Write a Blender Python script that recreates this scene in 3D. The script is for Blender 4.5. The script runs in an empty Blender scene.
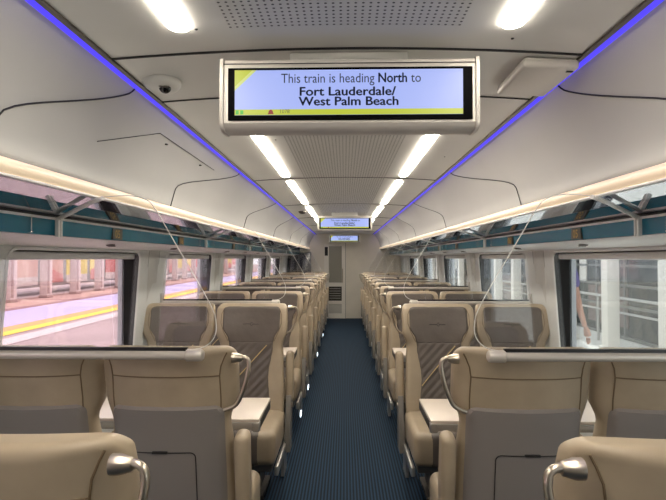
import bpy, bmesh, math, random
from mathutils import Vector, Matrix
random.seed(4)
sc = bpy.context.scene
COL = sc.collection
PI = math.pi
EYE = 1.52          # camera height
Y_BACK, Y_END = -3.0, 12.65

# ------------------------------------------------------------------ materials
def lin(c):
    return tuple(((v/255)/12.92 if v/255 <= .04045 else ((v/255+.055)/1.055)**2.4) for v in c) + (1,)
MATS = {}
def mat(name, rgb, rough=.5, metal=0, emis=None, estr=0, bump=0, bscale=60, var=0, vscale=4, spec=.5, coat=0):
    if name in MATS: return MATS[name]
    m = bpy.data.materials.new(name); m.use_nodes = True
    nt = m.node_tree; b = nt.nodes['Principled BSDF']
    b.inputs['Base Color'].default_value = lin(rgb)
    b.inputs['Roughness'].default_value = rough
    b.inputs['Metallic'].default_value = metal
    b.inputs['Specular IOR Level'].default_value = spec
    if coat: b.inputs['Coat Weight'].default_value = coat; b.inputs['Coat Roughness'].default_value = .1
    if emis:
        b.inputs['Emission Color'].default_value = lin(emis); b.inputs['Emission Strength'].default_value = estr
    if bump or var:
        tc = nt.nodes.new('ShaderNodeTexCoord')
    if bump:
        n = nt.nodes.new('ShaderNodeTexNoise'); n.inputs['Scale'].default_value = bscale; n.inputs['Detail'].default_value = 3
        nt.links.new(tc.outputs['Object'], n.inputs['Vector'])
        bp = nt.nodes.new('ShaderNodeBump'); bp.inputs['Strength'].default_value = bump; bp.inputs['Distance'].default_value = .01
        nt.links.new(n.outputs['Fac'], bp.inputs['Height']); nt.links.new(bp.outputs['Normal'], b.inputs['Normal'])
    if var:
        n2 = nt.nodes.new('ShaderNodeTexNoise'); n2.inputs['Scale'].default_value = vscale; n2.inputs['Detail'].default_value = 4
        nt.links.new(tc.outputs['Object'], n2.inputs['Vector'])
        r = nt.nodes.new('ShaderNodeValToRGB')
        r.color_ramp.elements[0].position = .3; r.color_ramp.elements[1].position = .7
        r.color_ramp.elements[0].color = lin(tuple(max(0, v*(1-var)) for v in rgb))
        r.color_ramp.elements[1].color = lin(tuple(min(255, v*(1+var*.6)) for v in rgb))
        nt.links.new(n2.outputs['Fac'], r.inputs['Fac']); nt.links.new(r.outputs['Color'], b.inputs['Base Color'])
    MATS[name] = m
    return m

leather = mat('beige_leather', (170,155,132), .40, bump=.12, bscale=14, var=.07, vscale=5)
insert = mat('taupe_leather', (100,92,85), .42, bump=.4, bscale=13, var=.08, vscale=6)
shellm = mat('taupe_plastic', (136,130,126), .4)
shell_line = mat('dark_gap', (30,29,28), .7)
piping = mat('dark_piping', (112,94,70), .6)
gold = mat('gold_piping', (214,188,128), .5)
steel = mat('brushed_nickel', (196,186,170), .28, .92)
darksteel = mat('dark_metal', (88,84,80), .4, .6)
frameg = mat('seat_frame_grey', (120,116,110), .45, .2)
tabletop_m = mat('cream_laminate', (226,214,200), .35)
alum = mat('aluminium', (190,188,184), .3, .7)
ceil_m = mat('ceiling_grey', (220,220,216), .5, var=.02, vscale=2)
cove_m = mat('cove_panel_grey', (170,170,167), .42, var=.02, vscale=2)
white_m = mat('white_trim', (238,240,240), .4)
wall_m = mat('wall_white', (224,228,228), .45, var=.03, vscale=3)
pillar_m = mat('pillar_grey', (204,206,204), .5)
black_m = mat('black_rubber', (12,12,14), .35)
seam_m = mat('seam_black', (26,26,30), .7)
lamp_m = mat('lamp_diffuser', (255,250,240), .5, emis=(255,244,226), estr=34)
rail_m = mat('rail_glow', (236,220,196), .35, emis=(255,226,190), estr=.3)
edge_m = mat('rack_edge_white', (246,246,244), .35)
blue_m = mat('blue_led', (60,50,180), .5, emis=(84,70,236), estr=.95)
teal_m = mat('teal_band', (30,112,138), .22)
plate_m = mat('plate_brown', (84,76,60), .5)
glyph_m = mat('gold_letters', (214,178,84), .5)
case_m = mat('monitor_case', (206,202,196), .4)
scr_black = mat('screen_bezel', (4,4,5), .7, spec=.05)
def emat(name, rgb, s=1.0):
    m = mat(name, (0,0,0), .4, emis=rgb, estr=s); return m
scr_blue = emat('screen_blue', (170,186,250), .95)
scr_yel = emat('screen_yellow', (196,206,60), .9)
scr_yel2 = emat('screen_light_yellow', (212,222,130), .9)
scr_txt = emat('screen_text', (20,24,40), .6)
scr_red = emat('screen_red', (150,30,20), .8)
scr_green = emat('screen_green', (70,190,50), .9)
bar_m = mat('bar_champagne', (206,200,190), .3, .25)
edgeglass = mat('glass_edge', (226,226,220), .2, emis=(255,250,240), estr=.04)  # bright edge highlight put in as a faint glow; the glass is no lamp
hole_m = MATS

def glass_mat(name, tint, refl=.08, rough=.0):
    m = bpy.data.materials.new(name); m.use_nodes = True; nt = m.node_tree
    nt.nodes.clear()
    out = nt.nodes.new('ShaderNodeOutputMaterial'); mix = nt.nodes.new('ShaderNodeMixShader')
    t = nt.nodes.new('ShaderNodeBsdfTransparent'); t.inputs['Color'].default_value = lin(tint)
    g = nt.nodes.new('ShaderNodeBsdfGlossy'); g.inputs['Roughness'].default_value = rough; g.inputs['Color'].default_value = (1,1,1,1)
    lw = nt.nodes.new('ShaderNodeFresnel'); lw.inputs['IOR'].default_value = 1.5
    mul = nt.nodes.new('ShaderNodeMath'); mul.operation = 'MULTIPLY_ADD'; mul.inputs[1].default_value = refl*4; mul.inputs[2].default_value = refl*.3
    mul.use_clamp = True
    nt.links.new(lw.outputs[0], mul.inputs[0]); nt.links.new(mul.outputs[0], mix.inputs[0])
    nt.links.new(t.outputs[0], mix.inputs[1]); nt.links.new(g.outputs[0], mix.inputs[2]); nt.links.new(mix.outputs[0], out.inputs[0])
    MATS[name] = m; return m
pane_l = glass_mat('window_glass_warm', (252,247,248), .08)
pane_r = glass_mat('window_glass_clear', (236,240,240), .045)
screen_glass = glass_mat('screen_glass', (252,252,252), .10)

def mirror_mat():
    m = bpy.data.materials.new('rack_glass'); m.use_nodes = True; nt = m.node_tree; nt.nodes.clear()
    out = nt.nodes.new('ShaderNodeOutputMaterial'); mix = nt.nodes.new('ShaderNodeMixShader'); mix.inputs[0].default_value = .72
    d = nt.nodes.new('ShaderNodeBsdfDiffuse'); d.inputs['Color'].default_value = lin((70,78,92))
    g = nt.nodes.new('ShaderNodeBsdfGlossy'); g.inputs['Roughness'].default_value = .02; g.inputs['Color'].default_value = lin((238,240,245))
    nt.links.new(d.outputs[0], mix.inputs[1]); nt.links.new(g.outputs[0], mix.inputs[2]); nt.links.new(mix.outputs[0], out.inputs[0])
    return m
rack_m = mirror_mat()

def carpet_mat():
    m = bpy.data.materials.new('ribbed_carpet'); m.use_nodes = True; nt = m.node_tree; b = nt.nodes['Principled BSDF']
    tc = nt.nodes.new('ShaderNodeTexCoord'); sp = nt.nodes.new('ShaderNodeSeparateXYZ')
    nt.links.new(tc.outputs['Object'], sp.inputs[0])
    mu = nt.nodes.new('ShaderNodeMath'); mu.operation='MULTIPLY'; mu.inputs[1].default_value = 2*PI/.021
    si = nt.nodes.new('ShaderNodeMath'); si.operation='SINE'
    ma = nt.nodes.new('ShaderNodeMath'); ma.operation='MULTIPLY_ADD'; ma.inputs[1].default_value=.5; ma.inputs[2].default_value=.5
    nt.links.new(sp.outputs['X'], mu.inputs[0]); nt.links.new(mu.outputs[0], si.inputs[0]); nt.links.new(si.outputs[0], ma.inputs[0])
    no = nt.nodes.new('ShaderNodeTexNoise'); no.inputs['Scale'].default_value = 90; nt.links.new(tc.outputs['Object'], no.inputs['Vector'])
    ad = nt.nodes.new('ShaderNodeMath'); ad.operation='MULTIPLY_ADD'; ad.inputs[1].default_value=.5; ad.inputs[2].default_value=-.25
    nt.links.new(no.outputs['Fac'], ad.inputs[0])
    a2 = nt.nodes.new('ShaderNodeMath'); a2.operation='ADD'; nt.links.new(ma.outputs[0], a2.inputs[0]); nt.links.new(ad.outputs[0], a2.inputs[1])
    r = nt.nodes.new('ShaderNodeValToRGB'); r.color_ramp.elements[0].position=.15; r.color_ramp.elements[1].position=.85
    r.color_ramp.elements[0].color = lin((8,19,32)); r.color_ramp.elements[1].color = lin((32,58,80))
    nt.links.new(a2.outputs[0], r.inputs['Fac']); nt.links.new(r.outputs['Color'], b.inputs['Base Color'])
    b.inputs['Roughness'].default_value=.85; b.inputs['Specular IOR Level'].default_value=.25
    return m
carpet = carpet_mat()

def perf_mat():
    m = bpy.data.materials.new('perforated_ceiling'); m.use_nodes = True; nt = m.node_tree; b = nt.nodes['Principled BSDF']
    tc = nt.nodes.new('ShaderNodeTexCoord'); sp = nt.nodes.new('ShaderNodeSeparateXYZ'); nt.links.new(tc.outputs['Object'], sp.inputs[0])
    def cell(out, period):
        a = nt.nodes.new('ShaderNodeMath'); a.operation='DIVIDE'; a.inputs[1].default_value=period; nt.links.new(out, a.inputs[0])
        f = nt.nodes.new('ShaderNodeMath'); f.operation='FRACT'; nt.links.new(a.outputs[0], f.inputs[0])
        s = nt.nodes.new('ShaderNodeMath'); s.operation='SUBTRACT'; s.inputs[1].default_value=.5; nt.links.new(f.outputs[0], s.inputs[0])
        p = nt.nodes.new('ShaderNodeMath'); p.operation='MULTIPLY'; nt.links.new(s.outputs[0], p.inputs[0]); nt.links.new(s.outputs[0], p.inputs[1])
        return p
    px = cell(sp.outputs['X'], .0185); py = cell(sp.outputs['Y'], .0185)
    ad = nt.nodes.new('ShaderNodeMath'); ad.operation='ADD'; nt.links.new(px.outputs[0], ad.inputs[0]); nt.links.new(py.outputs[0], ad.inputs[1])
    lt = nt.nodes.new('ShaderNodeMath'); lt.operation='LESS_THAN'; lt.inputs[1].default_value=.036; nt.links.new(ad.outputs[0], lt.inputs[0])
    mx = nt.nodes.new('ShaderNodeMix'); mx.data_type='RGBA'; mx.inputs['A'].default_value=lin((212,212,208)); mx.inputs['B'].default_value=lin((52,52,54))
    nt.links.new(lt.outputs[0], mx.inputs['Factor']); nt.links.new(mx.outputs['Result'], b.inputs['Base Color']); b.inputs['Roughness'].default_value=.5
    return m
perf = perf_mat()

# ------------------------------------------------------------------ mesh helpers
def obj(name, bm, m, parent=None, smooth=True, loc=None):
    me = bpy.data.meshes.new(name)
    bmesh.ops.recalc_face_normals(bm, faces=bm.faces)
    bm.to_mesh(me); bm.free()
    me.materials.append(m)
    if smooth:
        me.polygons.foreach_set('use_smooth', [True]*len(me.polygons))
        try: me.set_sharp_from_angle(angle=math.radians(38))
        except Exception: pass
    o = bpy.data.objects.new(name, me); COL.objects.link(o)
    if parent: o.parent = parent
    if loc: o.location = loc
    return o
def tag(o, label, cat, group=None, kind=None):
    o['label'] = label; o['category'] = cat
    if group: o['group'] = group
    if kind: o['kind'] = kind
    return o
def thing(name, label, cat, loc=(0,0,0), rz=0, group=None):
    o = bpy.data.objects.new(name, None); COL.objects.link(o); o.empty_display_size = .1
    o.location = loc; o.rotation_euler = (0,0,rz)
    return tag(o, label, cat, group)
def struct(name, bm, m, parent=None, smooth=True):
    o = obj(name, bm, m, parent, smooth)
    if parent is None: o['kind'] = 'structure'
    return o
def box(bm, x0,x1,y0,y1,z0,z1, r=0, seg=2):
    x0,x1=sorted((x0,x1)); y0,y1=sorted((y0,y1)); z0,z1=sorted((z0,z1))
    g = bmesh.ops.create_cube(bm, size=1, matrix=Matrix.Translation(((x0+x1)/2,(y0+y1)/2,(z0+z1)/2)) @ Matrix.Diagonal((x1-x0,y1-y0,z1-z0,1)))
    if r:
        es = list({e for v in g['verts'] for e in v.link_edges})
        bmesh.ops.bevel(bm, geom=es, offset=r, segments=seg, profile=.5, affect='EDGES')
    return bm
def B(*a, **k):
    bm = bmesh.new(); box(bm, *a, **k); return bm
def poly_prism(bm, pts, axis, a0, a1):
    """pts: 2D list, extruded along axis ('x','y','z')."""
    def P(p, a):
        return {'x':(a,p[0],p[1]), 'y':(p[0],a,p[1]), 'z':(p[0],p[1],a)}[axis]
    v0=[bm.verts.new(P(p,a0)) for p in pts]; v1=[bm.verts.new(P(p,a1)) for p in pts]
    bm.faces.new(v0); bm.faces.new(v1[::-1])
    n=len(pts)
    for i in range(n): bm.faces.new((v0[i],v0[(i+1)%n],v1[(i+1)%n],v1[i]))
    return bm
def tube(bm, pts, r, n=10, cap=True, closed=False):
    pts=[Vector(p) for p in pts]; rings=[]; N=len(pts)
    ref=None
    for i,p in enumerate(pts):
        if closed: t=(pts[(i+1)%N]-pts[i-1])
        else: t=(pts[min(i+1,N-1)]-pts[max(i-1,0)])
        t.normalize()
        if ref is None:
            ref = Vector((0,0,1)) if abs(t.z)<.9 else Vector((1,0,0))
        u=ref-t*ref.dot(t)
        if u.length < 1e-5: u = t.orthogonal()
        u.normalize(); ref=u; w=t.cross(u)
        rr = r[i] if isinstance(r,(list,tuple)) else r
        rings.append([bm.verts.new(p+rr*(math.cos(2*PI*k/n)*u+math.sin(2*PI*k/n)*w)) for k in range(n)])
    for i in range(N if closed else N-1):
        a,b=rings[i],rings[(i+1)%N]
        for k in range(n): bm.faces.new((a[k],a[(k+1)%n],b[(k+1)%n],b[k]))
    if cap and not closed: bm.faces.new(rings[0][::-1]); bm.faces.new(rings[-1])
    return bm
def T(pts, r, n=10, closed=False):
    bm=bmesh.new(); return tube(bm, pts, r, n, closed=closed)
def spline(pts, n=8):
    P=[Vector(p) for p in pts]; out=[]
    for i in range(len(P)-1):
        p0=P[max(i-1,0)];p1=P[i];p2=P[i+1];p3=P[min(i+2,len(P)-1)]
        for k in range(n):
            t=k/n
            out.append(.5*((2*p1)+(-p0+p2)*t+(2*p0-5*p1+4*p2-p3)*t*t+(-p0+3*p1-3*p2+p3)*t**3))
    out.append(P[-1]); return out
def strip(bm, rows):
    """rows: list of equal-length point lists -> grid faces"""
    V=[[bm.verts.new(p) for p in r] for r in rows]
    for i in range(len(V)-1):
        for j in range(len(V[0])-1):
            bm.faces.new((V[i][j],V[i][j+1],V[i+1][j+1],V[i+1][j]))
    return V
def lathe(bm, prof, c, n=24, axis='z'):
    rings=[]
    for r,h in prof:
        ring=[]
        for k in range(n):
            a=2*PI*k/n
            d={'z':(r*math.cos(a),r*math.sin(a),h),'x':(h,r*math.cos(a),r*math.sin(a)),'y':(r*math.cos(a),h,r*math.sin(a))}[axis]
            ring.append(bm.verts.new((c[0]+d[0],c[1]+d[1],c[2]+d[2])))
        rings.append(ring)
    for i in range(len(rings)-1):
        for k in range(n): bm.faces.new((rings[i][k],rings[i][(k+1)%n],rings[i+1][(k+1)%n],rings[i+1][k]))
    bm.faces.new(rings[0][::-1]); bm.faces.new(rings[-1])
    return bm
def copy_tree(root, loc, rz=None):
    r=root.copy(); COL.objects.link(r); r.location=loc
    if rz is not None: r.rotation_euler=(0,0,rz)
    for ch in root.children:
        c=ch.copy(); COL.objects.link(c); c.parent=r
        for g in ch.children:
            d=g.copy(); COL.objects.link(d); d.parent=c
    return r

def glyphs(body,size=1.0):
    """flat letter outlines of the built-in font as a bmesh plus their advance width"""
    cu=bpy.data.curves.new('tmp','FONT'); cu.size=size; cu.resolution_u=3
    def width(b):
        cu.body=b; o=bpy.data.objects.new('tmp',cu); me=bpy.data.meshes.new_from_object(o)
        xs=[v.co.x for v in me.vertices]; bpy.data.objects.remove(o); return me,(max(xs) if xs else 0)
    lead=len(body)-len(body.lstrip())
    me,_=width('|'+body+'|'); w=_; bpy.data.meshes.remove(me)
    me,b=width('|'); bpy.data.meshes.remove(me)
    me,c=width('||'); bpy.data.meshes.remove(me)
    adv=w-c+0.0
    me,_=width(body)
    bm=bmesh.new(); bm.from_mesh(me); bpy.data.meshes.remove(me); bpy.data.curves.remove(cu)
    return bm,adv
# ------------------------------------------------------------------ camera
cam = bpy.data.cameras.new('camera'); co = bpy.data.objects.new('camera', cam); COL.objects.link(co)
cam.sensor_width = 36; cam.lens = 500/666*36; cam.clip_start=.02; cam.clip_end=300
co.location=(0,0,EYE)
co.rotation_euler=(math.radians(90.92),0,math.radians(1.32))
sc.camera=co

# ------------------------------------------------------------------ seats
TOP=1.19
def lerp_tab(tab, z):
    if z<=tab[0][0]: return tab[0][1]
    for (a,va),(b,vb) in zip(tab, tab[1:]):
        if z<=b:
            t=(z-a)/(b-a); t=t*t*(3-2*t); return va+(vb-va)*t
    return tab[-1][1]
WT=[(.28,.23),(.5,.24),(.8,.23),(.90,.222),(1.0,.253),(1.12,.255),(1.19,.247)]
TT=[(.28,.05),(.5,.065),(.85,.055),(1.0,.06),(1.19,.05)]
WG=[(.28,.05),(.6,.045),(.9,.03),(1.0,.055),(1.15,.05),(1.19,.03)]
EXP=4.2
def hw(z): return lerp_tab(WT,z)
def th(z): return lerp_tab(TT,z)
def yc(z): return -(TOP-z)*.17
def round_top(z, r=.036):
    d=z-(TOP-r)
    return 0 if d<=0 else r*(1-math.sqrt(max(0,1-(d/r)**2)))
def wing(x,z): return lerp_tab(WG,z)*min(1.3,abs(x)/hw(z))**2.2
def y_surf(x,z,side):
    w=hw(z)-round_top(z)*.8; t=th(z)-round_top(z)*.9
    u=min(1,abs(x)/w)
    return yc(z)-wing(x,z)+side*t*(1-u**EXP)**(1/EXP)
def back_mesh():
    bm=bmesh.new(); rows=[]; N=44
    zs=[.28+.02*i for i in range(0,43)]
    zs=[z for z in zs if z<TOP-.036]+[TOP-.036+.036*math.sin(a*PI/2/8) for a in range(0,9)]
    for z in zs:
        w=hw(z)-round_top(z)*.8; t=max(.004,th(z)-round_top(z)*.9); ring=[]
        for k in range(N):
            a=2*PI*k/N; ca,sa=math.cos(a),math.sin(a)
            x=w*math.copysign(abs(ca)**(2/EXP),ca); y=t*math.copysign(abs(sa)**(2/EXP),sa)
            ring.append(bm.verts.new((x, yc(z)-wing(x,z)+y, z)))
        rows.append(ring)
    for i in range(len(rows)-1):
        for k in range(N): bm.faces.new((rows[i][k],rows[i][(k+1)%N],rows[i+1][(k+1)%N],rows[i+1][k]))
    for ring,s in ((rows[0],0),(rows[-1],1)):
        # grid-like cap: pair points with same x
        h=N//2
        for k in range(0,h):
            a=ring[k]; b=ring[k+1]; c=ring[(N-k-1)%N]; d=ring[(N-k)%N]
            vs=[]
            for v in (a,b,c,d):
                if v not in vs: vs.append(v)
            if len(vs)>=3:
                try: bm.faces.new(vs)
                except ValueError: pass
    return bm
def patch(hwf, z0, z1, side, off, nx=24, nz=30, ripple=None):
    """a thin padded patch lying on the backrest surface"""
    bm=bmesh.new(); rows=[]
    for j in range(nz+1):
        z=z0+(z1-z0)*j/nz; row=[]
        for i in range(nx+1):
            u=-1+2*i/nx; x=hwf(z)*u
            e=min(1,(1-abs(u))*hwf(z)/.010, (z-z0)/.010, (z1-z)/.010)
            o=off*max(0,e)-(.004 if e<=.001 else 0)
            if ripple: o+=ripple(x,z)*e
            row.append((x, y_surf(x,z,side)+side*o, z))
        rows.append(row)
    strip(bm, rows); return bm
def rounded(hwf, z0, z1, r, bottom=False):
    def f(z):
        w=hwf(z); d=(z-(z1-r))
        if d>0: w-=r*(1-math.sqrt(max(0,1-(d/r)**2)))
        d=((z0+r)-z)
        if bottom and d>0: w-=r*(1-math.sqrt(max(0,1-(d/r)**2)))
        return w
    return f
def on_surf(pts, side, off=.003):
    return [(x, y_surf(x,z,side)+side*off, z) for x,z in pts]

def make_seat(s, aisle):
    """facing -Y, s=+1: aisle lies on local +x.  Returns Empty with parts"""
    root = bpy.data.objects.new('train_seat', None); COL.objects.link(root); root.empty_display_size=.1
    P=root
    # cushion
    bm=bmesh.new(); box(bm,-.248,.248,-.66,-.13,.27,.475,.045,4); obj('seat_cushion',bm,leather,P)
    bm=bmesh.new(); box(bm,-.165,.165,-.666,-.19,.264,.482,.047,4); obj('cushion_insert',bm,insert,P)
    obj('backrest', back_mesh(), leather, P)
    hI=rounded(lambda z: lerp_tab([(.92,.160),(.95,.168),(1.03,.208),(1.17,.210)],z), .90,1.176,.035)
    obj('headrest_insert', patch(hI,.917,1.176,-1,.007,28,24), insert, P)
    hL=lambda z: lerp_tab([(.46,.15),(.7,.132),(.9,.158),(.93,.160)],z)
    rp=lambda x,z: .0055*abs(math.sin((z-x*1.02)*PI/.062))
    obj('backrest_insert', patch(hL,.44,.93,-1,.004,34,56,rp), insert, P)
    a=[(-.128+(.112+.128)*t, .64+(.905-.64)*t) for t in [i/10 for i in range(11)]]
    obj('accent_stripe', T(on_surf(a,-1,.012),.0028,6), gold, P)
    # little embroidered mark: a line with a loop in the middle
    bm=bmesh.new()
    tube(bm,on_surf([(-.062,1.05),(-.03,1.051),(-.008,1.05)],-1,.0085),.0017,5)
    tube(bm,on_surf([(.008,1.05),(.03,1.049),(.05,1.05)],-1,.0085),.0017,5)
    tube(bm,on_surf([(.0,1.064),(.010,1.05),(0,1.036),(-.010,1.05)],-1,.0085),.0017,5,closed=True)
    obj('embroidered_mark', bm, shell_line, P)
    # seams (back)
    obj('piping', T(on_surf([(-.2+.40*i/12,1.085) for i in range(13)],1,.001),.0022,6), piping, P)
    for q in (-1,1):
        obj('piping', T(on_surf([(q*.198,.3+.06*k) for k in range(11)]+[(q*.202,1.0),(q*.2,1.085),(q*.205,1.12),(q*.216,1.15),(q*.226,1.17)],1,.001),.0026,6), piping, P)
    # front wing piping
    for q in (-1,1):
        obj('piping', T(on_surf([(q*.162,.93),(q*.196,1.0),(q*.216,1.06),(q*.214,1.12),(q*.198,1.16)],-1,.002),.002,6), piping, P)
    # shell
    hS=rounded(lambda z:.214,.20,.975,.035)
    sh=obj('back_shell', patch(hS,.285,.975,1,.016,28,60), shellm, P)
    bm=bmesh.new(); x0,x1,z0,z1=-.10*s-.085,-.10*s+.15,.42,.80
    x0,x1=(-.15,.11) if s>0 else (-.11,.15)
    r=.02; loop=[]
    for cx,cz,a0 in ((x1-r,z1-r,0),(x0+r,z1-r,90),(x0+r,z0+r,180),(x1-r,z0+r,270)):
        for k in range(5):
            a=math.radians(a0+k*22.5); loop.append((cx+r*math.cos(a),cz+r*math.sin(a)))
    dense=[]
    for i in range(len(loop)):
        p,q=loop[i],loop[(i+1)%len(loop)]
        n=max(1,int(math.dist(p,q)/.03))
        for k in range(n): dense.append((p[0]+(q[0]-p[0])*k/n,p[1]+(q[1]-p[1])*k/n))
    tube(bm,on_surf(dense,1,.0185),.0018,5,closed=True)
    obj('pocket_outline', bm, shell_line, sh)
    cx=(x0+x1)/2
    bm=bmesh.new(); yy=y_surf(0,.8,1)+.02; box(bm,cx-.028,cx+.028,yy-.004,yy+.004,.798,.806,.001,1); obj('latch', bm, shell_line, sh)
    # frame: side plate, pedestal
    bm=bmesh.new()
    box(bm,-.215,.215,-.56,-.16,.2,.272,.01,2)
    obj('seat_frame', bm, frameg, P)
    bm=bmesh.new(); poly_prism(bm,[(-.46,.02),(-.24,.02),(-.27,.21),(-.42,.21)],'x',-.12,.12); box(bm,-.15,.15,-.50,-.20,.002,.03,.006,2)
    obj('pedestal', bm, darksteel, P)
    if not aisle: return root
    # armrest folded upright on the aisle side
    ax=s*.272
    ar_y=-.055
    bm=bmesh.new(); box(bm,ax-.028,ax+.028,ar_y-.05-.045,ar_y-.05+.045,.52,.865,.024,4)
    bmesh.ops.rotate(bm,verts=bm.verts,cent=(ax,ar_y-.1,.5),matrix=Matrix.Rotation(math.radians(-7),3,'X'))
    ar=obj('armrest',bm,leather,P)
    bm=bmesh.new(); poly_prism(bm,[(-.06,.56),(-.15,.56),(-.24,.30),(-.24,.2),(-.12,.2),(-.09,.34)],'x',ax-.018,ax+.018)
    obj('armrest_bracket',bm,frameg,ar)
    bm=bmesh.new(); lathe(bm,[(.001,-.003),(.016,-.003),(.018,0),(.018,.004),(.001,.006)],(ax+s*.02,-.12,.49),14,'x'); obj('pivot_cap',bm,steel,ar)
    if aisle:
        # grab handle: collar then bent tube along the side of the headrest
        hx=s*.256
        pts=spline([(hx-s*.006,.022,1.154),(hx+s*.040,.028,1.158),(hx+s*.058,.032,1.138),(hx+s*.050,.036,1.08),(hx+s*.034,.034,1.03),(hx+s*.010,.026,.985),(hx-s*.035,.02,.962)],6)
        h=obj('grab_handle',T(pts,.0078,10),steel,P)
        bm=bmesh.new(); lathe(bm,[(.001,-.02),(.019,-.02),(.019,-.005),(.012,.018),(.001,.019)] if s>0 else [(.001,.02),(.019,.02),(.019,.005),(.012,-.018),(.001,-.019)],(hx+s*.014,.024,1.155),16,'x')
        obj('handle_collar',bm,steel,h)
        bm=bmesh.new(); box(bm,s*.25-.012,s*.25+.012,-.62,-.18,.205,.262,.006,2); obj('side_rail',bm,alum,P)
        bm=bmesh.new(); poly_prism(bm,[(-.2,.02),(-.05,.02),(-.10,.3),(-.16,.42),(-.2,.42)],'x',s*.235-.01,s*.235+.012); obj('side_foot',bm,alum,P)
    return root
protos={}
for s in (1,-1):
    for a in (True,False): protos[(s,a)]=make_seat(s,a)
used=set()
ORD=['first','second','third','fourth','fifth','sixth','seventh','eighth','ninth','tenth']
away=[.905,1.85]
facing=[3.65,4.98]+[5.91+.93*k for k in range(7)]
glow_plates=[]
def put_seat(Y, side, aisle, face_away, rowidx):
    # side: -1 left of the aisle, +1 right.  local s (+1 when aisle is local +x)
    s = -side if not face_away else side
    x = side*(.662 if aisle else 1.184)
    key=(s,aisle); pr=protos[key]
    if key in used: o=copy_tree(pr,(x,Y,0),PI if face_away else 0)
    else:
        used.add(key); o=pr; o.location=(x,Y,0); o.rotation_euler=(0,0,PI if face_away else 0)
    sd='left' if side<0 else 'right'
    if face_away:
        lab=f"beige seat turned away, {'aisle' if aisle else 'window'} place, {sd} of aisle, "+('cut by the frame' if rowidx==0 else 'under the near glass screen')
        grp='seats turned away from the camera'
    else:
        lab=f"beige seat with taupe insert facing the camera, {ORD[rowidx]} facing row, {'aisle' if aisle else 'window'} place {sd} of aisle"
        grp='seats facing the camera'
    tag(o,lab,'seat',grp)
    return o
for i,Y in enumerate(away):
    for side in (-1,1):
        for a in ((True,) if i==0 else (True,False)): put_seat(Y,side,a,True,i)
platebm=None
for i,Y in enumerate(facing):
    for side in (-1,1):
        for a in (True,False):
            o=put_seat(Y,side,a,False,i)
            if side<0 and a and i in (1,2,4,6):
                bm=bmesh.new(); box(bm,.262,.27,-.48,-.40,.09,.135,.003,2)
                obj('glow_plate',bm,MATS.get('plate_glow') or mat('plate_glow',(240,248,255),.4,emis=(225,240,255),estr=3),o)  # small pale glowing plate on the aisle side of the seat base

# ------------------------------------------------------------------ tables
def table(side, y0, y1, lab):
    t=thing('folding_table',lab,'table',(side*.88,(y0+y1)/2,0),0,'tables between the seats')
    h=(y1-y0)/2; xi=-side*.46; xo=side*.50
    a,b=sorted((xi,xo))
    obj('tabletop',B(a+.0,b,-h,h,.712,.728,r=.003),tabletop_m,t)
    obj('table_body',B(a+.03,b-.01,-h+.012,h-.012,.672,.7125,r=.004),darksteel,t)
    obj('edge_profile',B(a+.012,b,-h-.004,-h+.014,.676,.7115,r=.003),alum,t)
    obj('corner_cap',B(xi-side*.003,xi+side*.034,-h-.008,-h+.03,.668,.713,r=.004),alum,t)
    obj('end_profile',B(xi-side*.001,xi+side*.012,-h+.03,h,.67,.711,r=.003),darksteel,t)
    # pedestal column near the wall
    bm=bmesh.new(); box(bm,side*.14-.03,side*.14+.03,-.045,.045,.02,.675,.012,3)
    box(bm,side*.14-.10,side*.14+.10,-.12,.12,.0,.022,.006,2)
    obj('leg',bm,alum,t)
for side,sd in ((-1,'left'),(1,'right')):
    table(side,2.46,2.84,f'cream tabletop with metal edge between the facing seats nearest the camera, {sd} of aisle')
    table(side,4.10,4.44,f'small cream table with metal edge before the second facing row, {sd} of aisle')

# ------------------------------------------------------------------ room shell
struct('floor', B(-1.5,1.5,Y_BACK,Y_END,-.06,0), carpet)
# central ceiling (slightly arched), perforated middle band
def zc(x): return 2.146-.026*(abs(x)/.70)**2
def arch(x0,x1,y0,y1,dz=0,n=12):
    bm=bmesh.new(); xs=[x0+(x1-x0)*i/n for i in range(n+1)]
    V=strip(bm,[[(x,y0,zc(x)+dz) for x in xs],[(x,y1,zc(x)+dz) for x in xs]])
    V2=strip(bm,[[(x,y0,zc(x)+dz+.02) for x in xs],[(x,y1,zc(x)+dz+.02) for x in xs]])
    # close the sides
    for i in range(n):
        for r in (0,1): bm.faces.new((V[r][i],V[r][i+1],V2[r][i+1],V2[r][i]))
    for e in (0,n): bm.faces.new((V[0][e],V[1][e],V2[1][e],V2[0][e]))
    return bm
ceiling=struct('ceiling', arch(-.705,.705,Y_BACK,Y_END,0,24), ceil_m)
obj('perforated_panel', arch(-.31,.31,-1.6,1.33,-.003), perf, ceiling)
for y0,y1 in ((2.0,3.84),(3.86,5.7),(5.72,7.5),(7.52,9.3),(9.32,11.4)):
    obj('perforated_panel', arch(-.31,.31,y0,y1,-.003), perf, ceiling)
for y,w in ((1.475,.007),(1.89,.004),(3.85,.003),(5.71,.003),(7.51,.003),(9.31,.003),(11.42,.006)):
    obj('panel_seam', arch(-.703,.703,y,y+w,-.0045), seam_m, ceiling)
# side lips
for s in (-1,1):
    obj('ceiling_lip', B(s*.698,s*.712,Y_BACK,Y_END,2.112,2.14), darksteel, ceiling)

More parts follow.
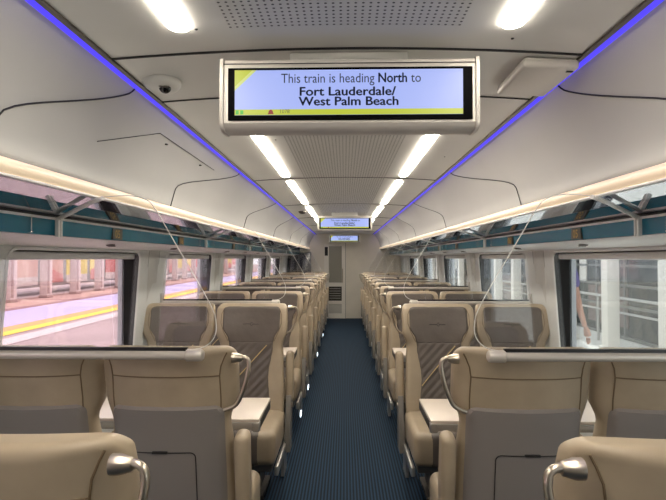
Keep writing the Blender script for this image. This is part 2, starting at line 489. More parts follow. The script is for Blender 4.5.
PROF=[(.712,2.142),(.742,2.118),(.79,2.062),(.842,1.975),(.878,1.88),(.905,1.785),(.918,1.75)]
prof=[(p.x,p.z) for p in spline([(a,0,b) for a,b in PROF],5)]
cov={}
for s,nm in ((-1,'left'),(1,'right')):
    bm=bmesh.new(); p2=prof[5:]
    strip(bm,[[(s*x,Y_BACK,z) for x,z in p2],[(s*x,Y_END,z) for x,z in p2]])
    strip(bm,[[(s*(x+.02),Y_BACK,z+.008) for x,z in p2],[(s*(x+.02),Y_END,z+.008) for x,z in p2]])
    cov[s]=struct('trim_%d'%(1 if s<0 else 2), bm, cove_m)
    cov[s]['label']='curved grey ceiling cove panel'
    bm=bmesh.new()
    strip(bm,[[(s*x,Y_BACK,z) for x,z in prof[:6]],[(s*x,Y_END,z) for x,z in prof[:6]]])
    bl=obj('blue_light_strip', bm, blue_m); tag(bl,f'blue glowing light strip along the {nm} edge of the ceiling','light strip','blue ceiling light strips')
    # seams
    for y0 in (1.74,3.5,5.38,7.24,9.1,10.95):
        pts=[]
        for i,(x,z) in enumerate(p2):
            q=min(1,max(0,(2.105-z)/.35)/.64)**1.25; g=(.5 if y0<2 else .93)*q*(1.25-.25*q**4)
            pts.append((s*(x-.0015),y0-g,z-.0008))
        obj('panel_seam', T(pts,.0028,5), seam_m, cov[s])
# camera-ray to cove surface, used once to find where the access flap sits
R=co.rotation_euler.to_matrix()
def cove_hit(px,py,s,off=.0015):
    d=R@Vector(((px-333)/500,-(py-250)/500,-1)); 
    for (xa,za),(xb,zb) in zip(prof,prof[1:]):
        xa*=s; xb*=s
        # t*d.x = xa+u*(xb-xa) ; EYE + t*d.z = za+u*(zb-za)
        A=d.x; Bq=-(xb-xa); C=d.z; D=-(zb-za)
        det=A*D-Bq*C
        if abs(det)<1e-9: continue
        rx,rz=xa,za-EYE
        t=(rx*D-Bq*rz)/det; u=(A*rz-C*rx)/det
        if 0<=u<=1 and t>0:
            return Vector((xa+u*(xb-xa)-s*off, t*d.y, za+u*(zb-za)-off))
fl=bmesh.new()
def hitline(a,b,n=8): return [cove_hit(a[0]+(b[0]-a[0])*i/n,a[1]+(b[1]-a[1])*i/n,-1) for i in range(n+1)]
for seg in (((97,141),(160,133)),((160,133),(214,170))):
    q=[p for p in hitline(*seg) if p]
    if len(q)>1: tube(fl,q,.0016,5)
obj('access_flap_outline', fl, seam_m, cov[-1])
for p in ((166,144),(200,165)):
    h=cove_hit(*p,-1,.002)
    bm=bmesh.new(); bmesh.ops.create_uvsphere(bm,u_segments=14,v_segments=8,radius=.011,matrix=Matrix.Translation(h)@Matrix.Diagonal((.7,1,.35,1)))
    obj('flap_lock', bm, darksteel, cov[-1])

# side walls
def wx(z): return 1.445-.05*max(0,(z-.86)/.71)**1.4
WIN=[(3.38+1.86*k-1.33,3.38+1.86*k) for k in range(-2,5)]
WZ0,WZ1=.84,1.562
def loop_rr(y0,y1,z0,z1,r,n=5):
    L=[]
    for cy,cz,a0 in ((y1-r,z1-r,0),(y0+r,z1-r,90),(y0+r,z0+r,180),(y1-r,z0+r,270)):
        for k in range(n+1):
            a=math.radians(a0+k*90/n); L.append((cy+r*math.cos(a),cz+r*math.sin(a)))
    return L
BOT,TOPW=.60,1.576
for s,nm in ((-1,'left'),(1,'right')):
    bm=bmesh.new()
    edges=[Y_BACK]
    for i in range(len(WIN)-1): edges.append((WIN[i][1]+WIN[i+1][0])/2)
    edges.append(WIN[-1][1]+.29)
    for (c0,c1),(y0,y1) in zip(zip(edges,edges[1:]),WIN):
        L=loop_rr(y0,y1,WZ0,WZ1-.004,.055)
        my,mz=(y0+y1)/2,(WZ0+WZ1)/2
        inner=[];outer=[]
        for (y,z) in L:
            # outward projected point on the cell border
            if y>=y1-.0551 and z>=WZ1-.06 or y<=y0+.0551 and z>=WZ1-.06 or y>=y1-.0551 and z<=WZ0+.056 or y<=y0+.0551 and z<=WZ0+.056: pass
            ty=(y-my)/((y1-y0)/2); tz=(z-mz)/((WZ1-WZ0)/2)
            if abs(ty)>=abs(tz)-.0: oy=c1 if ty>0 else c0; oz=mz+tz/abs(ty)*((TOPW-BOT)/2) if abs(ty)>0 else z
            else: oz=TOPW if tz>0 else BOT; oy=(my+ty/abs(tz)*((c1-c0)/2))
            oz=max(BOT,min(TOPW,oz if abs(ty)<abs(tz) else ((TOPW+BOT)/2+ (tz/abs(ty))*((TOPW-BOT)/2))))
            oy=max(c0,min(c1,oy if abs(ty)>=abs(tz) else ((c0+c1)/2+(ty/abs(tz))*((c1-c0)/2))))
            inner.append(bm.verts.new((s*wx(z),y,z))); outer.append(bm.verts.new((s*wx(oz),oy,oz)))
        n=len(L)
        # subdivide ring for curvature
        for i in range(n):
            j=(i+1)%n
            try: bm.faces.new((inner[i],inner[j],outer[j],outer[i]))
            except ValueError: pass
            a,b=outer[i].co,outer[j].co
        # corner fillers
        for (cy,cz) in ((c0,BOT),(c0,TOPW),(c1,BOT),(c1,TOPW)):
            cand=None
            for i in range(n):
                j=(i+1)%n; a,b=outer[i].co,outer[j].co
                if (abs(a.y-cy)<1e-5 and abs(b.z-cz)<1e-5 or abs(b.y-cy)<1e-5 and abs(a.z-cz)<1e-5) and not (abs(a.y-cy)<1e-5 and abs(a.z-cz)<1e-5) and not (abs(b.y-cy)<1e-5 and abs(b.z-cz)<1e-5):
                    v=bm.verts.new((s*wx(cz),cy,cz)); bm.faces.new((outer[i],v,outer[j]))
    yl=edges[-1]
    strip(bm,[[(s*wx(z),yl,z) for z in (BOT,.9,1.1,1.3,TOPW)],[(s*wx(z),Y_END,z) for z in (BOT,.9,1.1,1.3,TOPW)]])
    # lower wall, underside panel
    strip(bm,[[(s*x,Y_BACK,z) for x,z in ((1.455,0),(1.455,.3),(1.45,.5),(1.445,.60))],[(s*x,Y_END,z) for x,z in ((1.455,0),(1.455,.3),(1.45,.5),(1.445,.60))]])
    w=struct('wall_'+nm, bm, wall_m)
    bm=bmesh.new()
    pts=[(1.395,TOPW-.002),(1.33,1.580),(1.25,1.587),(1.16,1.597),(1.133,1.606)]
    strip(bm,[[(s*x,Y_BACK,z) for x,z in pts],[(s*x,Y_END,z) for x,z in pts]])
    obj('rack_underside', bm, white_m, w)
    # outer skin blocks stray light
    bm=bmesh.new(); box(bm,s*1.53,s*1.56,Y_BACK,Y_END,-.1,.80); box(bm,s*1.53,s*1.56,Y_BACK,Y_END,1.62,2.5)
    for i in range(len(WIN)-1): box(bm,s*1.53,s*1.56,WIN[i][1]+.03,WIN[i+1][0]-.03,.8,1.62)
    box(bm,s*1.53,s*1.56,WIN[-1][1]+.03,Y_END,.8,1.62); box(bm,s*1.53,s*1.56,Y_BACK,WIN[0][0]-.03,.8,1.62)
    obj('outer_skin', bm, mat('train_outer_white',(200,202,204),.3), w)
    # pillar seams and cover plates
    for i in range(len(WIN)-1):
        a,b=WIN[i][1],WIN[i+1][0]
        bm=bmesh.new()
        for yy,w2 in ((a+.16,.006),(b-.17,.006)):
            rows=[[(s*(wx(z)-.001),yy,z) for z in (.86,1.0,1.15,1.3,1.45,1.572)],[(s*(wx(z)-.001),yy+w2,z) for z in (.86,1.0,1.15,1.3,1.45,1.572)]]
            strip(bm,rows)
        obj('pillar_seam', bm, seam_m, w)
        bm=bmesh.new(); zs=(.86,1.0,1.15,1.3,1.45,1.573)
        strip(bm,[[(s*(wx(z)-.006*q),yy,z) for z in zs] for yy,q in ((a+.17,0),(a+.18,1),(b-.19,1),(b-.18,0))])
        obj('pillar_cover', bm, pillar_m, w)
    # windows
    for k,(y0,y1) in enumerate(WIN):
        bm=bmesh.new(); L=loop_rr(y0,y1,WZ0,WZ1-.004,.055); G=loop_rr(y0+.012,y1-.012,WZ0+.012,1.512,.03)
        xg=s*1.50
        strip(bm,[[(s*(wx(z)-.0),y,z) for y,z in L+L[:1]],[(s*(wx(z)+.035),y,z) for y,z in L+L[:1]]])
        strip(bm,[[(s*(wx(z)+.035),y,z) for y,z in L+L[:1]],[(xg,y,z) for y,z in G+G[:1]]])
        wn=struct('window_%d'%(k+1+(7 if s>0 else 0)), bm, black_m)
        obj('window_trim', T([(s*(wx(z)-.001),y,z) for y,z in loop_rr(y0-.008,y1+.008,WZ0-.008,WZ1,.06)],.008,6,closed=True), white_m, wn)
        obj('pane', B(s*1.497,s*1.503,y0+.006,y1-.006,WZ0+.006,1.52), pane_l if s<0 else pane_r, wn)
        obj('blind_cassette', B(s*1.42,s*1.49,y0+.02,y1-.02,1.512,1.55,r=.008), white_m, wn)
    # rack: mirror-like shelf, band, edge, rail
    rk=thing('luggage_rack',f'overhead luggage rack with teal edge band above the {nm} windows','luggage rack',(s*1.0,5,1.7))
    def rel(bm):
        bmesh.ops.translate(bm,verts=bm.verts,vec=(-s*1.0,-5,-1.7)); return bm
    bm=bmesh.new(); poly_prism(bm,[(s*.905,1.741),(s*1.128,1.684),(s*1.128,1.69),(s*.905,1.747)],'y',Y_BACK,Y_END); obj('shelf',rel(bm),rack_m,rk,smooth=False)
    bm=bmesh.new(); poly_prism(bm,[(s*1.133,1.608),(s*1.126,1.668),(s*1.15,1.668),(s*1.15,1.608)],'y',Y_BACK,Y_END); obj('teal_band',rel(bm),teal_m,rk,smooth=False)
    bm=bmesh.new(); box(bm,s*1.120,s*1.135,Y_BACK,Y_END,1.668,1.677); obj('band_edge',rel(bm),edge_m,rk)
    bm=bmesh.new(); box(bm,s*1.128,s*1.14,Y_BACK,Y_END,1.677,1.686); obj('band_gap',rel(bm),black_m,rk)
    bm=bmesh.new(); box(bm,s*.888,s*.912,Y_BACK,Y_END,1.736,1.744,r=.003); obj('front_edge',rel(bm),edge_m,rk)
    bm=bmesh.new(); tube(bm,[(s*.902,Y_BACK,1.766),(s*.902,Y_END,1.766)],.0215,20); obj('light_rail',rel(bm),rail_m,rk)
    # gold row plates on band
    for k,(yy) in enumerate((2.45,3.42,5.05,5.98,6.9)):
        bm=bmesh.new(); y=yy; xs=s*1.128
        poly_prism(bm,[(y-.05,1.612),(y+.05,1.612),(y+.05,1.664),(y-.05,1.664)],'x',xs-s*.006,xs+s*.004)
        pl=obj('row_number_plate',bm,plate_m); tag(pl,f'small gold row number plate on the teal band, {ORD[k]} along the {nm} side','sign','gold row number plates')
        gb,_=glyphs(('05','06','07','08','09')[k],.055)
        for v in gb.verts:
            X,Z=v.co.x-.031,v.co.y-.019
            v.co=(xs-s*.0075,y+(-X if s>0 else X),1.638+Z)
        obj('row_number',gb,glyph_m,pl,smooth=False)
        # reading light pair
        for dy in (-.12,.0):
            yb=yy+.25+dy
            bm=bmesh.new(); lathe(bm,[(.001,-.007),(.018,-.007),(.024,.001),(.022,.004),(.001,.004)],(0,0,0),16)
            o=obj('reading_light',bm,darksteel,None,loc=(s*(1.22 if dy else 1.27),yb,1.588))
            tag(o,f'small dark reading light under the {nm} rack, {"nearer" if dy else "farther"} of pair by {ORD[k]} plate','light','reading lights')

# end walls
def ex(px): return (px-344.5)*.0253
def ez(py): return 1.52-(py-258)*.0253
end_m=mat('end_wall_beige',(226,220,206),.5,var=.02)
cutw=[(-1.5,-.515),(.035,1.5)]
bm=bmesh.new()
for a,b in cutw: box(bm,a,b,Y_END,Y_END+.05,0,2.3)
box(bm,-.515,.035,Y_END,Y_END+.05,1.88,2.3)
struct('wall_end', bm, end_m)
struct('wall_rear', B(-1.56,1.56,Y_BACK-.05,Y_BACK,0,2.3), end_m)
dr=bpy.data.objects.new('door_1',None); COL.objects.link(dr); dr.location=(-.24,Y_END,0); dr['kind']='structure'
def reld(bm): bmesh.ops.translate(bm,verts=bm.verts,vec=(.24,-Y_END,0)); return bm
dm=mat('door_white',(234,230,220),.4)
bm=bmesh.new()
for a,b in ((-.515,-.40),(-.07,.035)): box(bm,a,b,Y_END-.02,Y_END+.03,0,1.88)
for a,b in ((1.82,1.88),(.80,.90),(.36,.44),(0,.12)): box(bm,-.40,-.07,Y_END-.02,Y_END+.03,a,b)
obj('door_frame',reld(bm),dm,dr,smooth=False)
obj('door_pane',reld(B(-.40,-.07,Y_END+.005,Y_END+.015,.90,1.82)),mat('door_glass_grey',(150,148,138),.15),dr)
obj('door_pane',reld(B(-.40,-.07,Y_END+.005,Y_END+.015,.44,.80)),mat('door_glass_dark',(72,72,66),.15),dr)
obj('door_panel',reld(B(-.40,-.07,Y_END+.0,Y_END+.015,.12,.36)),mat('door_lower',(188,186,178),.5),dr)
obj('door_handle',reld(T([(-.05,Y_END-.05,.9),(-.05,Y_END-.05,1.25)],.012,8)),steel,dr)
obj('door_seam',reld(B(.02,.028,Y_END-.024,Y_END-.018,0,1.9)),seam_m,dr)
obj('vent_slot',reld(B(-.50,-.42,Y_END-.026,Y_END-.019,1.58,1.80)),shell_line,dr)
bm=bmesh.new()
for zz in (.5,.56,.62,.68,.74): box(bm,-.38,-.10,Y_END-.0,Y_END+.004,zz,zz+.012)
obj('inner_slats',reld(bm),alum,dr)
pt=obj('reflection_panel',B(-1.44,-.83,Y_END-.30,Y_END-.27,0,1.66,r=.02),mat('navy_glossy',(42,46,62),.18)); tag(pt,'dark navy glossy panel standing for a reflection beside the end door, behind the last seats','reflection panel')  # dark sheet put here to stand for a reflection in glass

# ------------------------------------------------------------------ ceiling lamps
k=0
for s,nm in ((-1,'left'),(1,'right')):
    for i,(y0,y1) in enumerate(((-.4,1.33),(2.0,3.75),(3.97,5.66),(5.95,7.35),(7.75,9.2),(9.55,11.3))):
        bm=bmesh.new(); z=zc(.44)-.001; xa,xb=.411,.466; r=.0275
        out=[]
        for cx,cy,a0 in ((xb-r,y1-r,0),(xa+r,y1-r,90),(xa+r,y0+r,180),(xb-r,y0+r,270)):
            for q in range(5):
                a=math.radians(a0+q*22.5); out.append((s*(cx+r*math.cos(a)),cy+r*math.sin(a)))
        poly_prism(bm,out,'z',z-.006,z+.01)
        o=obj('ceiling_lamp',bm,lamp_m); tag(o,f'white slim ceiling lamp, {ORD[i]} from the camera in the {nm} row','lamp','slim ceiling lamps')

# ------------------------------------------------------------------ monitors
def text(segs,x0,x1,zbase,y,parent,m,name='screen_text'):
    """one line: segments (words, bold) fitted between x0 and x1"""
    parts=[];cur=0
    for body,bold in segs:
        bm,adv=glyphs(body)
        if bold:
            me=bpy.data.meshes.new('t'); bm.to_mesh(me)
            for q,r in ((-.024,0),(.024,0),(0,.018),(0,-.018),(.012,.009),(-.012,-.009)):
                b2=bmesh.new(); b2.from_mesh(me); bmesh.ops.translate(b2,verts=b2.verts,vec=(q,r,0)); m2=bpy.data.meshes.new('u'); b2.to_mesh(m2); b2.free(); bm.from_mesh(m2); bpy.data.meshes.remove(m2)
            bpy.data.meshes.remove(me)
        parts.append((bm,cur)); cur+=adv+(.02 if bold else 0)
    k=(x1-x0)/cur; out=bmesh.new()
    for i,(bm,cx) in enumerate(parts):
        kz=.0385 if len(segs)>1 else (.035 if k>.02 else k)
        for v in bm.verts: X,Z=v.co.x,v.co.y; v.co=(x0+(X+cx)*k, -.00012*i, zbase+Z*kz)
        me=bpy.data.meshes.new('t'); bm.to_mesh(me); bm.free(); out.from_mesh(me); bpy.data.meshes.remove(me)
    me=bpy.data.meshes.new(name); out.to_mesh(me); out.free(); me.materials.append(m)
    o=bpy.data.objects.new(name,me); COL.objects.link(o); o.parent=parent; o.location=(0,y,0); return o
def monitor(Y,x,lab):
    t=thing('information_screen',lab,'screen',(x,Y,1.98),0,'passenger information screens')
    W=.36
    # case cross-section in (y,z), front face toward -Y
    prf=[(.012,.112),(0,.106),(-.004,.090),(-.004,-.074),(.004,-.084),(.02,-.093),(.07,-.093),(.09,-.07),(.09,.112)]
    bm=bmesh.new(); poly_prism(bm,prf,'x',-W,W); obj('case',bm,case_m,t)
    for q in (-1,1):
        bm=bmesh.new(); poly_prism(bm,[(a*1.0-.006 if a<.05 else a,b*1.03) for a,b in prf],'x',q*(W-.001),q*(W+.009))
        obj('end_cap',bm,case_m,t)
    obj('mount',B(-.18,.18,.085,.13,.06,.165,r=.005),ceil_m,t)
    obj('case_seam',B(-W,W,-.0055,-.004,.094,.096),seam_m,t)
    obj('bezel',B(-.345,.349,-.010,-.003,-.068,.082,r=.002),scr_black,t)
    x0,x1,z0,z1,zb=-.325,.321,-.054,.074,-.038
    d=obj('display',B(x0,x1,-.0112,-.0098,z0,z1),scr_blue,t)
    y=-.0116
    def flat(nm,pts,m,dy=0):
        bm=bmesh.new(); v=[bm.verts.new((a,y-dy,b)) for a,b in pts]; bm.faces.new(v); return obj(nm,bm,m,d)
    flat('light_yellow_corner',((x0,z1),(x0+.062,z1),(x0,z1-.058)),scr_yel2)
    flat('yellow_corner',((x0,z1),(x0+.050,z1),(x0,z1-.047)),scr_yel,.0003)
    flat('yellow_band',((x0,z0),(x1,z0),(x1,zb),(x0,zb)),scr_yel)
    for a in (x0+.003,x0+.016):
        flat('green_icon',[(a+p,q) for p,q in ((0,z0+.002),(.009,z0+.002),(.009,zb-.002),(0,zb-.002))],scr_green,.0005)
    flat('red_bell_icon',[(-.222+p,(z0+zb)/2+q) for p,q in ((-.009,-.006),(.009,-.006),(.007,-.003),(.006,.003),(.002,.007),(-.002,.007),(-.006,.003),(-.007,-.003))],scr_red,.0005)
    text([('1078',0)],-.198,-.168,z0+.005,y-.0005,d,MATS['dark_metal'],'small_digits')
    text([('This train is heading ',0),('North',1),(' to',0)],-.193,.204,.037,y-.0005,d,scr_txt)
    text([('Fort Lauderdale/',1)],-.142,.133,.0005,y-.0005,d,scr_txt)
    text([('West Palm Beach',1)],-.142,.142,-.0275,y-.0005,d,scr_txt)
monitor(1.42,.0128,'wide ceiling screen reading Fort Lauderdale and West Palm Beach, nearest the camera')
monitor(6.75,.004,'small looking ceiling screen with blue display, second down the aisle')
monitor(12.05,-.004,'farthest ceiling screen with blue display, in front of the end wall')

# dome camera, wifi panel
dc=thing('dome_camera','white round security camera on the ceiling beside the left blue strip','camera',(-.625,1.69,2.122))
bm=bmesh.new(); lathe(bm,[(.001,.012),(.062,.012),(.064,0),(.062,-.010),(.052,-.022),(.038,-.030),(.001,-.032)],(0,0,0),32); obj('housing',bm,mat('camera_white',(206,206,202),.35),dc)
bm=bmesh.new(); bmesh.ops.create_uvsphere(bm,u_segments=20,v_segments=12,radius=.021,matrix=Matrix.Translation((.018,-.02,-.024))); obj('lens_dome',bm,mat('lens_black',(8,8,10),.05),dc)
obj('lens_cover',T([(.0,-.040,-.024),(.018,-.043,-.030),(.036,-.032,-.026)],.003,6),darksteel,dc)
fc=thing('dome_camera','tiny dark dome camera on the ceiling near the second screen','camera',(-.55,6.5,2.128))
bm=bmesh.new(); lathe(bm,[(.001,.008),(.05,.008),(.05,-.01),(.03,-.03),(.001,-.035)],(0,0,0),18); obj('housing',bm,darksteel,fc)
wp=thing('antenna_panel','flat pale square box on the ceiling right of the near screen','ceiling box',(.622,1.64,2.105))
bm=bmesh.new(); box(bm,-.085,.085,-.135,.135,-.014,.018,.012,3); bmesh.ops.rotate(bm,verts=bm.verts,cent=(0,0,0),matrix=Matrix.Rotation(math.radians(3),3,'Y')); obj('cover',bm,mat('antenna_white',(204,200,194),.4),wp)
obj('printed_mark',B(.052,.072,-.118,-.108,-.0195,-.0185),shell_line,wp)
for x,y in ((-.40,1.33),(.47,1.4),(-.38,1.98),(.50,2.0),(-.36,2.6),(.6,3.0)):
    bm=bmesh.new(); lathe(bm,[(.001,-.001),(.004,-.001),(.005,.002),(.001,.002)],(x,y,zc(x)-.001),10); obj('ceiling_screw',bm,seam_m,ceiling)

# ------------------------------------------------------------------ glass screens with bars
SY=[1.755,3.83,5.70,7.56,9.42]
for i,Y in enumerate(SY):
    for s,nm in ((-1,'left'),(1,'right')):
        t=thing('glass_screen',f'clear glass screen with champagne bar, {ORD[i]} from the camera, {nm} of the aisle','glass screen',(s*1.0,Y,1.18),0,'glass draught screens')
        def rl(bm): bmesh.ops.translate(bm,verts=bm.verts,vec=(-s*1.0,-Y,-1.18)); return bm
        bm=bmesh.new(); tube(bm,[(s*.535,Y,1.178),(s*1.424,Y,1.178)],.0165,16); obj('bar',rl(bm),bar_m,t)
        bm=bmesh.new(); lathe(bm,[(.001,-.030),(.014,-.029),(.020,-.024),(.0215,-.016),(.0215,.03),(.017,.034),(.001,.034)] if s>0 else [(.001,.030),(.014,.029),(.020,.024),(.0215,.016),(.0215,-.03),(.017,-.034),(.001,-.034)],(s*.525,Y,1.178),18,'x'); obj('bar_end_cap',rl(bm),bar_m,t)
        free=spline([(s*.555,Y,1.196),(s*.50,Y,1.205),(s*.462,Y,1.235),(s*.452,Y,1.285),(s*.475,Y,1.36),(s*.60,Y,1.575),(s*.675,Y,1.70),(s*.715,Y,1.732),(s*.78,Y,1.742),(s*.88,Y,1.734)],6)
        outline=[(p.x,p.z) for p in free]+[(s*.90,1.730),(s*1.115,1.675),(s*1.115,1.612),(s*1.30,1.578),(s*1.36,1.56),(s*1.405,1.25),(s*1.415,1.196)]
        bm=bmesh.new(); poly_prism(bm,outline,'y',Y-.003,Y+.003); bmesh.ops.triangulate(bm,faces=[f for f in bm.faces if len(f.verts)>4]); obj('pane',rl(bm),screen_glass,t,smooth=False)
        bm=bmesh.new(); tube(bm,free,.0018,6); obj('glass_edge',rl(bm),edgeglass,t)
        bm=bmesh.new(); box(bm,s*.553,s*1.418,Y-.006,Y+.006,1.193,1.205); obj('gasket',rl(bm),black_m,t)
        bm=bmesh.new(); tube(bm,[(s*.86,Y,1.733),(s*.92,Y+.03,1.72),(s*1.118,Y+.17,1.672)],.0085,8); obj('support_arm',rl(bm),edge_m,t)
        bm=bmesh.new()
        for dy in (-.014,.006): box(bm,s*1.108,s*1.122,Y+.17+dy,Y+.17+dy+.008,1.602,1.676)
        obj('clamp',rl(bm),edge_m,t)
        bm=bmesh.new(); box(bm,s*1.396,s*1.426,Y-.016,Y+.016,1.15,1.25,r=.006); obj('wall_bracket',rl(bm),alum,t)

# ------------------------------------------------------------------ outside, left
def plane(x0,x1,y0,y1,z):
    bm=bmesh.new(); v=[bm.verts.new(p) for p in ((x0,y0,z),(x1,y0,z),(x1,y1,z),(x0,y1,z))]; bm.faces.new(v); return bm
struct('trim_3', B(-60,-1.9,-30,120,-.3,-.02), mat('platform_pink',(172,148,150),.8,var=.06,vscale=.8))
def stripe(x0,x1,z,rgb,nm,lab):
    o=struct(nm, plane(x0,x1,-30,120,z), mat(nm+'_m',rgb,.8)); o['label']=lab
stripe(-6.45,-5.95,-.012,(206,188,190),'trim_4','pale platform edge line')
stripe(-7.05,-6.7,-.010,(252,206,84),'trim_5','yellow platform line')
stripe(-7.5,-7.05,-.008,(232,164,110),'trim_6','orange platform line')
stripe(-9.7,-7.5,-.006,(190,176,214),'trim_7','lavender platform band')
struct('trim_8', B(-11.6,-9.7,-30,120,-.02,.06), mat('kerb_pink',(186,146,140),.8))
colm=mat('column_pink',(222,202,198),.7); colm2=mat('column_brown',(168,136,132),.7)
yy=7.2; i=0
first=None
cols_y=[8.2+2.0*k for k in range(20)]
for i,y in enumerate(cols_y):
    if first is None:
        t=thing('station_column','pinkish station column beyond the left platform lines','column',(-11,y,.06),0,'columns outside the left windows')
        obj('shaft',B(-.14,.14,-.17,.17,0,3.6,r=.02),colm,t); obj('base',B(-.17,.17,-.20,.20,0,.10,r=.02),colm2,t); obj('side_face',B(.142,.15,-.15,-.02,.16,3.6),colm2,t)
        first=t
    else: copy_tree(first,(-11,y,.06))
struct('trim_9', B(-11.4,-10.6,-10,60,3.5,4.0), colm2)
# colourful train
tr=thing('parked_train','brightly coloured red and yellow train standing behind the pink columns','train',(-13.2,25,0))
obj('body',B(-.9,.4,-35,35,.3,3.9,r=.1),mat('train_grey',(150,138,140),.4),tr)
cl={'r':mat('train_red',(214,104,98),.4),'y':mat('train_yellow',(240,216,84),.4),'s':mat('train_salmon',(222,168,150),.4),'w':mat('train_window',(92,96,106),.15)}
yb=-34; k=0; seq=['s','y','y','r','s','r','y','s']
while yb<33:
    L=1.35+.5*((k*7)%3)/2
    c=seq[k%8]
    obj('colour_panel',B(.402,.43,yb,yb+L,.75,1.45),cl[c],tr)
    if k%2==0:
        bm=bmesh.new(); v=[bm.verts.new((.436,yb+a,b)) for a,b in ((0,.45),(L,.45),(L,.75),(L*.4,1.1),(0,.9))]; bm.faces.new(v); obj('red_wedge',bm,cl['r'],tr)
    else: obj('lower_panel',B(.402,.43,yb,yb+L,.40,.75),colm,tr)
    obj('train_window',B(.402,.43,yb+.1,yb+L-.1,1.6,2.5),cl['w'],tr)
    yb+=L+.28; k+=1
# ------------------------------------------------------------------ outside, right
struct('trim_10', B(1.9,60,-30,120,-.3,-.02), mat('platform_white',(235,232,224),.8))
cw=mat('column_white',(232,226,216),.6)
cfirst=None
for i,y in enumerate([3.8+1.5*k for k in range(18)]):
    if cfirst is None:
        t=thing('station_column','white square station column on the bright platform outside the right windows','column',(4.35,y,-.02),0,'columns outside the right windows')
        obj('shaft',B(-.10,.10,-.10,.10,0,4,r=.012),cw,t); obj('base',B(-.13,.13,-.13,.13,0,.10,r=.01),cw,t)
        cfirst=t
    else: copy_tree(cfirst,(4.35,y,-.02))
bd=thing('glass_building','dark glass station building front with rails behind the white columns','building',(5.3,15,0))
gl=mat('facade_glass',(44,50,47),.9,var=.6,vscale=.9,spec=.0); br=mat('facade_brown',(104,84,76),.5,var=.2,vscale=1.5); mul=mat('mullion_pale',(104,106,102),.4)
obj('glazing',B(.0,.2,-16,20,.0,4.5),gl,bd)
bm=bmesh.new()
y=-16
while y<20: box(bm,-.05,.0,y,y+.05,0,4.5); y+=1.05
for zz in (.0,.58,.98,1.35,2.3): box(bm,-.06,-.0,-16,20,zz,zz+.045)
obj('mullions',bm,mul,bd,smooth=False)
y=-15; k=0
while y<19:
    obj('brown_panel',B(-.035,-.005,y,y+1.0+.5*(k%2),.2,.95),br,bd); 
    obj('bright_panel',B(-.03,-.004,y+1.6,y+1.9,1.0,1.5),cw,bd); y+=3.15; k+=1
bt=thing('station_bench','pale metal bench rail outside the right windows','bench',(4.75,11.5,-.02))
bm=bmesh.new(); tube(bm,[(0,-6,.85),(0,8,.85)],.025,8); tube(bm,[(0,-6,.6),(0,8,.6)],.02,8); obj('rail',bm,alum,bt)
for y in range(-6,9,2): obj('post',T([(0,y,0),(0,y,.86)],.025,8),alum,bt)
bt.name='hand_railing'; bt['label']='pale metal railing between the white columns and the glass building'; bt['category']='railing'

# person on the platform: only the hanging arm shows beside the window frame
def skin_obj(name,verts,edges,radii,m,parent,root=0,sub=2):
    me=bpy.data.meshes.new(name); me.from_pydata(verts,edges,[]); o=bpy.data.objects.new(name,me); COL.objects.link(o); o.parent=parent
    md=o.modifiers.new('skin','SKIN'); 
    for i,r in enumerate(radii):
        me.skin_vertices[0].data[i].radius=(r if isinstance(r,tuple) else (r,r))
    me.skin_vertices[0].data[root].use_root=True
    ss=o.modifiers.new('sub','SUBSURF'); ss.levels=sub; ss.render_levels=sub
    md.use_smooth_shade=True
    me.materials.append(m); return o
pe=thing('person','person in a purple short sleeved shirt standing on the right platform, arm hanging down','person',(2.30,5.5,-.02),0)
skinm=mat('skin',(196,146,122),.5); shirt=mat('purple_shirt',(96,84,150),.7); trous=mat('dark_trousers',(50,52,62),.7); hair=mat('brown_hair',(60,42,30),.6)
V=[(0,0,.95),(0,0,1.12),(0,0,1.32),(0,0,1.45),(0,0,1.53),(0,-.005,1.62),(0,-.005,1.70),   #0-6 pelvis..head
   (.17,0,1.42),(.20,.0,1.22),(.25,-.01,.98),(.295,-.03,.79),   #7-10 right arm (seen)
   (-.17,0,1.42),(-.21,.0,1.22),(-.24,-.01,.98),(-.25,-.04,.79), #11-14
   (.09,0,.88),(.10,.0,.50),(.10,.02,.10),(.11,-.10,.05), (-.09,0,.88),(-.10,0,.50),(-.10,.02,.10),(-.11,-.10,.05)]
E=[(0,1),(1,2),(2,3),(3,4),(4,5),(5,6),(3,7),(7,8),(8,9),(9,10),(3,11),(11,12),(12,13),(13,14),(0,15),(15,16),(16,17),(17,18),(0,19),(19,20),(20,21),(21,22)]
Rr=[(.14,.10),(.13,.095),(.15,.10),(.09,.07),.05,(.075,.09),(.065,.08),.055,.045,.036,.026,.055,.045,.036,.026,.085,.055,.04,.035,.085,.055,.04,.035]
body=skin_obj('body',V,E,Rr,skinm,pe)
# hand
def hand(cx,cy,cz,s,tilt):
    hv=[(cx,cy,cz+.03),(cx+.01*tilt,cy-.012,cz-.05),(cx+.014*tilt,cy-.018,cz-.085)]; he=[(0,1),(1,2)]; hr=[.026,(.020,.044),(.017,.044)]
    o=skin_obj('hand_palm',hv,he,hr,skinm,body,sub=1)
    for i,(dy,L) in enumerate(((-.033,.062),(-.012,.072),(.010,.068),(.030,.052))):
        a=Vector((cx+.014*tilt,cy-.018+dy,cz-.088)); 
        skin_obj('finger',[a,a+Vector((.004*tilt,-.004,-L*.45)),a+Vector((-.004*tilt,-.008,-L*.8)),a+Vector((-.012*tilt,-.010,-L))],[(0,1),(1,2),(2,3)],[.0095,.009,.0082,.006],skinm,body,sub=1)
    a=Vector((cx,cy-.03,cz-.02)); skin_obj('thumb',[a,a+Vector((0,-.022,-.028)),a+Vector((-.004,-.030,-.058))],[(0,1),(1,2)],[.011,.0105,.008],skinm,body,sub=1)
hand(.30,-.035,.775,1,1); hand(-.253,-.045,.775,-1,-1)
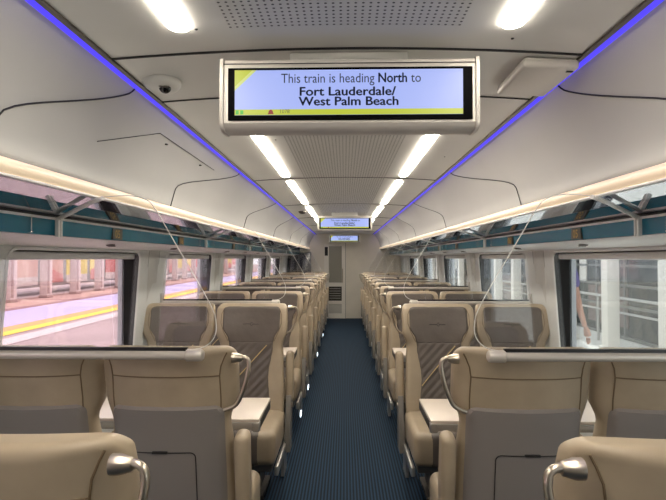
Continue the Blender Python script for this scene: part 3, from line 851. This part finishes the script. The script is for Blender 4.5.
skin_obj('shirt',[(0,0,.93),(0,0,1.12),(0,0,1.32),(0,0,1.44),(.17,0,1.42),(.203,0,1.20),(-.17,0,1.42),(-.213,0,1.20)],[(0,1),(1,2),(2,3),(3,4),(4,5),(3,6),(6,7)],[(.155,.115),(.145,.11),(.165,.115),(.09,.08),.068,.062,.068,.062],shirt,pe)
skin_obj('trousers',[(0,0,.93),(.09,0,.86),(.10,0,.50),(.10,.02,.10),(-.09,0,.86),(-.10,0,.50),(-.10,.02,.10)],[(0,1),(1,2),(2,3),(0,4),(4,5),(5,6)],[(.15,.11),.098,.07,.06,.098,.07,.06],trous,pe)
bm=bmesh.new(); bmesh.ops.create_uvsphere(bm,u_segments=20,v_segments=14,radius=.105,matrix=Matrix.Translation((0,.018,1.70))@Matrix.Diagonal((.82,1,.9,1))); obj('hair',bm,hair,pe)
for q in (-1,1):
    bm=bmesh.new(); bmesh.ops.create_uvsphere(bm,u_segments=10,v_segments=8,radius=.012,matrix=Matrix.Translation((q*.03,-.092,1.665))); obj('eye',bm,mat('eye_white',(230,230,225),.2),body)
    bm=bmesh.new(); bmesh.ops.create_uvsphere(bm,u_segments=10,v_segments=8,radius=.022,matrix=Matrix.Translation((q*.078,0,1.655))@Matrix.Diagonal((.4,.8,1.4,1))); obj('ear',bm,skinm,body)
bm=bmesh.new(); bmesh.ops.create_cone(bm,segments=10,radius1=.016,radius2=.006,depth=.04,matrix=Matrix.Translation((0,-.1,1.645))@Matrix.Rotation(.4,4,'X')); obj('nose',bm,skinm,body)
obj('mouth',B(-.022,.022,-.094,-.088,1.602,1.61,r=.002),mat('lips',(160,84,80),.5),body)
for q in (-1,1): 
    obj('shoe',B(q*.11-.045,q*.11+.045,-.19,.07,.0,.08,r=.03),mat('shoe_black',(24,24,26),.5),pe)

# ------------------------------------------------------------------ roof (keeps sky out), world, lights
struct('trim_11', B(-1.56,1.56,Y_BACK-.05,Y_END+.05,2.45,2.5), ceil_m)
for s in (-1,1):
    ld=bpy.data.lights.new('rack_uplight','AREA'); ld.shape='RECTANGLE'; ld.size=.03; ld.size_y=Y_END-Y_BACK-.2; ld.energy=5; ld.color=(1,.93,.84)
    lo=bpy.data.objects.new('rack_uplight',ld); COL.objects.link(lo); lo.location=(s*.872,(Y_END+Y_BACK)/2,1.782)
    lo.rotation_euler=(0,PI+s*-.35,0)
for s in (-1,1):
    ld=bpy.data.lights.new('blue_led_light','AREA'); ld.shape='RECTANGLE'; ld.size=.012; ld.size_y=Y_END-Y_BACK-.2; ld.energy=4; ld.color=(.25,.2,1)
    lo=bpy.data.objects.new('blue_led_light',ld); COL.objects.link(lo); lo.location=(s*.7145,(Y_END+Y_BACK)/2,2.118)
    lo.rotation_euler=(0,-s*.62,0)
w=bpy.data.worlds.new('world'); sc.world=w; w.use_nodes=True
nt=w.node_tree; bg=nt.nodes['Background']; bg.inputs['Color'].default_value=(.93,.95,1,1); bg.inputs['Strength'].default_value=2.4
sl=bpy.data.lights.new('sun','SUN'); sl.energy=3.6; sl.angle=.02; sl.color=(1,.96,.9)
so=bpy.data.objects.new('sun',sl); COL.objects.link(so); so.rotation_euler=Vector((.20,.82,1.0)).to_track_quat('Z','Y').to_euler()

sc.view_settings.view_transform='Standard'
sc.view_settings.look='None'
sc.view_settings.exposure=0
sc.cycles.use_denoising=True
sc.cycles.max_bounces=10; sc.cycles.diffuse_bounces=5; sc.cycles.transparent_max_bounces=24
sc.cycles.sample_clamp_indirect=6
